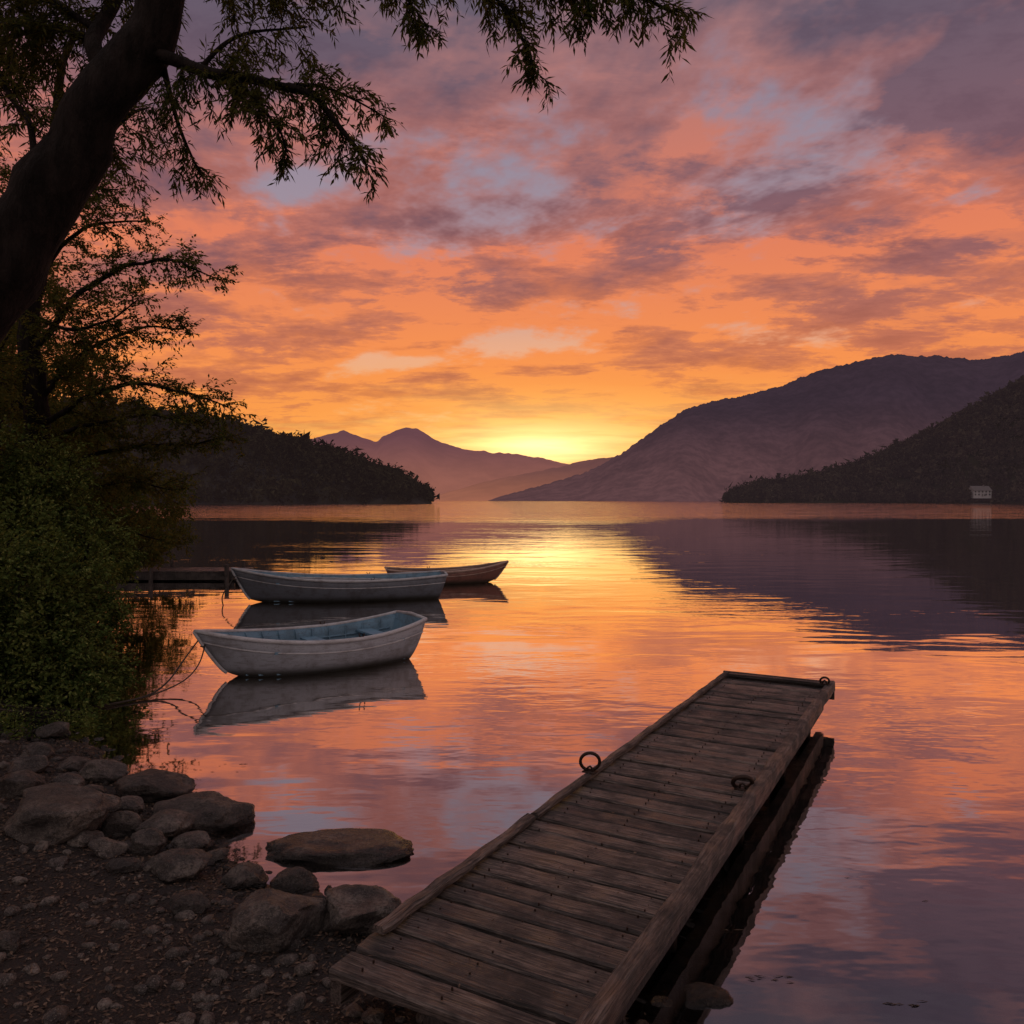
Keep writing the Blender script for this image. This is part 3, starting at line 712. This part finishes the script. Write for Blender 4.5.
def shrub(name,cl,n_per,leaf,lw,mat,seed,sprigs=0):
    e=empty(name); cs=[(tuple(sight(*q[:3])),q[3],q[4]) for q in cl]
    arr=clump_arrays(cs,n_per,leaf,lw,seed)
    a=Acc(); T2=Tree()
    for (c,r,k_) in cs:
        g0=Vector((c[0]-.1,c[1]+.2,float(height(c[0],c[1]))-.1))
        if g0.z<-.05: g0=Vector((c[0]-1.2,c[1],float(height(c[0]-1.2,c[1]))-.1))
        for k2 in range(5):
            tip=Vector(c)+Vector((random.uniform(-1,1)*r[0],random.uniform(-1,1)*r[1],random.uniform(0,1)*r[2]))*.8
            md=(g0+tip)/2+Vector((random.gauss(0,.15),random.gauss(0,.15),.1)); P_,R_=smoothpath([g0,md,tip],[.03,.016,.005],4); a.tube(P_,R_,5)
        for k2 in range(int(sprigs*k_)):
            v=Vector((random.gauss(0,1),random.gauss(0,1),random.gauss(0,1)+.2)).normalized()
            q=Vector((c[0]+v.x*r[0]*.75,c[1]+v.y*r[1]*.75,c[2]+v.z*r[2]*.75))
            T2.twig(q,v+Vector((0,0,.25)),random.uniform(.2,.6)*(r[0]**.5),.005,.05,leaf,lw,leaf*.5,1,2)
    base=len(a.v); a.v+=T2.w.v; a.f+=[tuple(i+base for i in f) for f in T2.w.f]
    mk('stems',a.v,a.f,bark,True,e)
    if T2.B: arr=[np.concatenate([np.asarray(x_),np.asarray(y_)]) for x_,y_ in zip(arr,(T2.B,T2.D,T2.N,T2.L,T2.W))]
    leaves_mesh('foliage',*arr,mat,e)
shrub('shrub',[(15,640,9.6,(.75,.7,.6),1),(62,660,9.6,(.5,.5,.42),.7),(98,685,9.7,(.32,.35,.22),.35),(35,590,10.2,(.8,.7,.55),1),(85,615,10.4,(.42,.45,.34),.5),(-30,600,9.4,(.7,.7,.9),.8),(60,700,9.2,(.5,.4,.22),.4)],7500,.072,.036,leafC,3,190)
shrub('shrub',[(10,520,11.5,(1.0,.9,.7),1),(70,545,11.8,(.7,.7,.5),.7),(-40,480,11.5,(1,.9,.9),.8),(45,480,12,(.6,.6,.5),.6),(105,560,12.6,(.45,.5,.34),.4)],7500,.075,.036,leafC,13,190)
shrub('shrub',[(20,752,7.9,(.36,.3,.16),.25),(-10,735,7.9,(.4,.3,.2),.3),(60,728,8.4,(.30,.25,.10),.15)],7000,.055,.018,leafC,23,120)
shrub('bush',[(130,548,19,(.9,.8,.45),.5),(100,520,19,(1.2,1,.9),.8),(60,470,20,(1.8,1.4,1.4),1),(140,500,24,(1.5,1.4,1.0),.7),(155,535,26,(1.2,1.0,.5),.5)],7000,.12,.06,leafB,33,90)
def bgtree(name,x,y,H,cl,n_per,leaf,lw,seed):
    e=empty(name); a=Acc(); z0=float(height(x,y)); top=Vector((x+.5,y,z0+H)); 
    P_,R_=smoothpath([(x,y,z0-.2),(x+.3,y,z0+H*.35),(x+.1,y,z0+H*.7),tuple(top)],[.28,.22,.14,.04],5); a.tube(P_,R_,8)
    cs=[]; T2=Tree()
    for (dx,dy,dz,r,k_) in cl:
        c=(x+dx,y+dy,z0+dz); cs.append((c,r,k_)); i=min(int(len(P_)*max(dz/H-.2,.1)),len(P_)-1)
        m_=(P_[i]+Vector(c))/2+Vector((0,0,.2)); Q,RR=smoothpath([tuple(P_[i]),tuple(m_),c],[.07,.04,.015],4); a.tube(Q,RR,5)
        for k2 in range(18):
            v=Vector((random.gauss(0,1),random.gauss(0,1),random.gauss(0,.6))).normalized()
            q=Vector((c[0]+v.x*r[0]*.5,c[1]+v.y*r[1]*.5,c[2]+v.z*r[2]*.5)); T2.twig(q,v,r[0]*random.uniform(.5,1.1),.008,.03,leaf,lw,leaf*.6,1,3)
    base=len(a.v); a.v+=T2.w.v; a.f+=[tuple(i+base for i in f) for f in T2.w.f]
    arr=clump_arrays(cs,n_per,leaf,lw,seed,.3); arr=[np.concatenate([np.asarray(x_),np.asarray(y_)]) for x_,y_ in zip(arr,(T2.B,T2.D,T2.N,T2.L,T2.W))]
    mk('wood',a.v,a.f,bark,True,e); leaves_mesh('foliage',*arr,leafB,e)
def rc(n,wx,z0,z1,s):
    return [(random.uniform(-wx,wx),random.uniform(-wx,wx),random.uniform(z0,z1),(s*random.uniform(.7,1.3),s*random.uniform(.7,1.2),s*random.uniform(.3,.55)),random.uniform(.4,1)) for _ in range(n)]
bgtree('broadleaf_tree',-11.0,16.5,7.6,rc(22,1.9,1.5,7.8,.9),1700,.10,.05,51)
bgtree('broadleaf_tree',-15.3,23,9,rc(20,2.4,1.5,9,1.2),1700,.13,.07,61)
bgtree('broadleaf_tree',-20.5,33,9.0,rc(18,2.8,1.0,9.0,1.4),1500,.18,.09,71)
bgtree('broadleaf_tree',-8.6,11,5.8,rc(14,1.1,1.2,5.6,.8),1800,.08,.04,81)

# ================================================================ WORLD SKY
world=bpy.data.worlds.new('World'); scene.world=world; world.use_nodes=True
try: world.cycles.sampling_method='NONE'
except Exception: pass
t=NT(world.node_tree); t.n.clear(); out=t.new('ShaderNodeOutputWorld'); bg=t.new('ShaderNodeBackground'); t.l.new(bg.outputs[0],out.inputs[0])
SUN_AZ=math.atan2(540-512,800); SUN_EL=math.radians(2.0)
g=t.new('ShaderNodeTexCoord').outputs['Generated']; x,y,z=t.sep(g)
zc=t.M('MAXIMUM',z,0.0); az=t.M('ARCTAN2',x,y); daz=t.M('SUBTRACT',az,SUN_AZ); adaz=t.M('ABSOLUTE',daz)
def cloud_bank(terms):
    # terms: (azimuth deg, elevation deg, half-width deg, half-height deg, tilt deg, weight): banks of cloud in the sky
    tot=None
    for (a_,e_,wa,we,tilt,wt) in terms:
        du=t.M('SUBTRACT',az,math.radians(a_)); dv=t.M('SUBTRACT',zc,math.sin(math.radians(e_)))
        c_,s_=math.cos(math.radians(tilt)),math.sin(math.radians(tilt))
        p_=t.M('DIVIDE',t.M('ADD',t.M('MULTIPLY',du,c_),t.M('MULTIPLY',dv,s_)),math.radians(wa))
        q_=t.M('DIVIDE',t.M('SUBTRACT',t.M('MULTIPLY',dv,c_),t.M('MULTIPLY',du,s_)),math.radians(we))
        gg=t.M('MULTIPLY',t.M('EXPONENT',t.M('MULTIPLY',t.M('ADD',t.M('MULTIPLY',p_,p_),t.M('MULTIPLY',q_,q_)),-1.)),wt)
        tot=gg if tot is None else t.M('ADD',tot,gg)
    return tot
den=t.M('ADD',zc,.12); qx=t.M('DIVIDE',x,den); qy=t.M('DIVIDE',y,den)
a0=-.45; ca,sa=math.sin(a0),math.cos(a0)
al=t.M('ADD',t.M('MULTIPLY',qx,ca),t.M('MULTIPLY',qy,sa)); ac=t.M('SUBTRACT',t.M('MULTIPLY',qx,sa),t.M('MULTIPLY',qy,ca))
n1=t.noise(t.comb(t.M('MULTIPLY',ac,1.0),t.M('MULTIPLY',al,.80),3.7),1.45,6,.62,.1)
n2=t.noise(t.comb(t.M('MULTIPLY',qx,.8),t.M('MULTIPLY',qy,1.25),11.3),2.9,6,.68,.15)
n3=t.noise(t.comb(t.M('MULTIPLY',qx,.6),t.M('MULTIPLY',qy,1.3),21.),1.5,4,.6,.1)
clear=t.ramp(zc,[(0,lin((238,150,92))),(.08,lin((252,180,108))),(.18,lin((236,174,140))),(.28,lin((168,148,160))),(.5,lin((134,132,154))),(.75,lin((176,174,184))),(1,lin((196,194,202)))])
lit=t.ramp(zc,[(0,lin((250,154,78))),(.08,lin((255,156,72))),(.18,lin((248,142,78))),(.30,lin((232,128,90))),(.42,lin((198,122,108))),(.62,lin((172,138,144))),(1,lin((202,192,198)))])
dark=t.ramp(zc,[(0,lin((204,106,72))),(.07,lin((200,104,74))),(.15,lin((182,98,82))),(.24,lin((156,96,94))),(.34,lin((130,92,102))),(.50,lin((102,88,104))),(.70,lin((136,126,138))),(1,lin((160,152,162)))])
gaps=cloud_bank([(31,18,6,2.2,-12,-.13),(9.5,25,6,1.2,12,-.03),(-12.5,12.8,5,.6,4,-.12),(-9,9.6,5.5,.6,0,-.13),(26,26.0,7,1.3,25,-.07),(31,8.5,4,.6,10,-.08)])
thk=cloud_bank([(20,21.0,13,2.8,20,.15),(-7,18,13,2.4,6,.09),(25,12.5,13,1.8,0,.10),(-18,8,10,1.3,0,.08),(22,10.3,11,1.2,0,.10),(2,20.5,9,1.5,10,.07)])
litb=cloud_bank([(3,12.3,12,1.9,6,.75),(-15,15.5,8,1.9,8,.60),(12.2,23.5,3.5,1.1,30,.85),(24,16,5.5,.8,8,.85),(7,8.2,18,1.2,0,.4),(5,17.2,5,1.0,20,.5),(-3,24,5,1.2,20,.30)])
dens=t.M('ADD',t.M('ADD',n1,.052),gaps)
alpha=t.SS(dens,.37,.485); thick=t.SS(t.M('ADD',dens,thk),.44,.66)
litn=t.M('MULTIPLY',litb,t.SS(n2,.38,.56,.05,1.25))
base=t.M('ADD',t.M('MULTIPLY',thick,.86),t.SS(zc,.14,.40,-.10,.38))
streak=t.M('MULTIPLY',t.SS(n2,.50,.61,0,.68),t.SS(zc,.24,.46,1,.30))
litmix=t.M('SUBTRACT',t.M('SUBTRACT',base,litn),streak,clamp=True)
cl=t.mix(litmix,lit,dark)
cl=t.mix(t.SS(n2,.53,.37,0,.45),cl,t.mix(1.0,cl,(.62,.57,.64,1),'MULTIPLY'))
sky=t.mix(t.M('MULTIPLY',alpha,.95),clear,cl)
sky=t.mix(t.M('MULTIPLY',t.M('MULTIPLY',t.SS(n3,.50,.60),t.SS(zc,.03,.17,1,0)),.5),sky,lin((255,192,98)))
zz=t.M('SUBTRACT',zc,.066)
def gauss(sx,sz):
    e=t.M('ADD',t.M('POWER',t.M('DIVIDE',adaz,sx),2.),t.M('POWER',t.M('DIVIDE',t.M('ABSOLUTE',zz),sz),2.))
    return t.M('EXPONENT',t.M('MULTIPLY',e,-1.))
g1=t.M('MULTIPLY',gauss(.36,.095),.5); g2=gauss(.19,.042); g3=gauss(.075,.018)
sky=t.mix(t.M('MULTIPLY',g1,t.SS(n2,.38,.60,.25,1.0)),sky,lin((255,168,68)))
sky=t.mix(t.M('MULTIPLY',g2,t.SS(n3,.40,.58,.60,1.0)),sky,(1.3,.82,.25,1))
sky=t.mix(1.0,sky,t.mix(g3,(0,0,0,1),(.8,.62,.32,1)),'ADD')
# eastern half of the sky: pale, neutral clouds, unseen, brightened to fill the foreground
sky=t.mix(t.SS(adaz,.9,2.2,0,.8),sky,t.mix(t.SS(n1,.4,.6),lin((218,208,206)),lin((184,170,172))))
ns=t.new('ShaderNodeTexSky'); ns.sky_type='NISHITA'; ns.sun_disc=False; ns.sun_elevation=SUN_EL; ns.sun_rotation=SUN_AZ; ns.dust_density=2.
nsky=t.mix(1.0,ns.outputs[0],(.06,.06,.06,1),'MULTIPLY')
sky=t.mix(.04,sky,nsky)
t.put(bg.inputs[0],sky); bg.inputs[1].default_value=1.0

sl=bpy.data.lights.new('sun','SUN'); sl.energy=2.0; sl.angle=math.radians(.5); sl.color=(1,.62,.32)
so=bpy.data.objects.new('sun',sl); COL.objects.link(so)
dv=Vector((math.sin(SUN_AZ)*math.cos(SUN_EL),math.cos(SUN_AZ)*math.cos(SUN_EL),math.sin(SUN_EL)))
so.rotation_euler=(-dv).to_track_quat('-Z','Y').to_euler(); so.location=(0,0,30)

# ================================================================ CAMERA
cam=bpy.data.cameras.new('camera'); co=bpy.data.objects.new('camera',cam); COL.objects.link(co)
cam.sensor_width=36; cam.lens=28.125; cam.clip_end=20000; cam.clip_start=.05
co.location=(0,0,EYE); co.rotation_euler=(math.radians(90)-math.atan(12/800),0,0)
scene.camera=co
scene.view_settings.view_transform='Standard'; scene.view_settings.look='None'; scene.view_settings.exposure=0
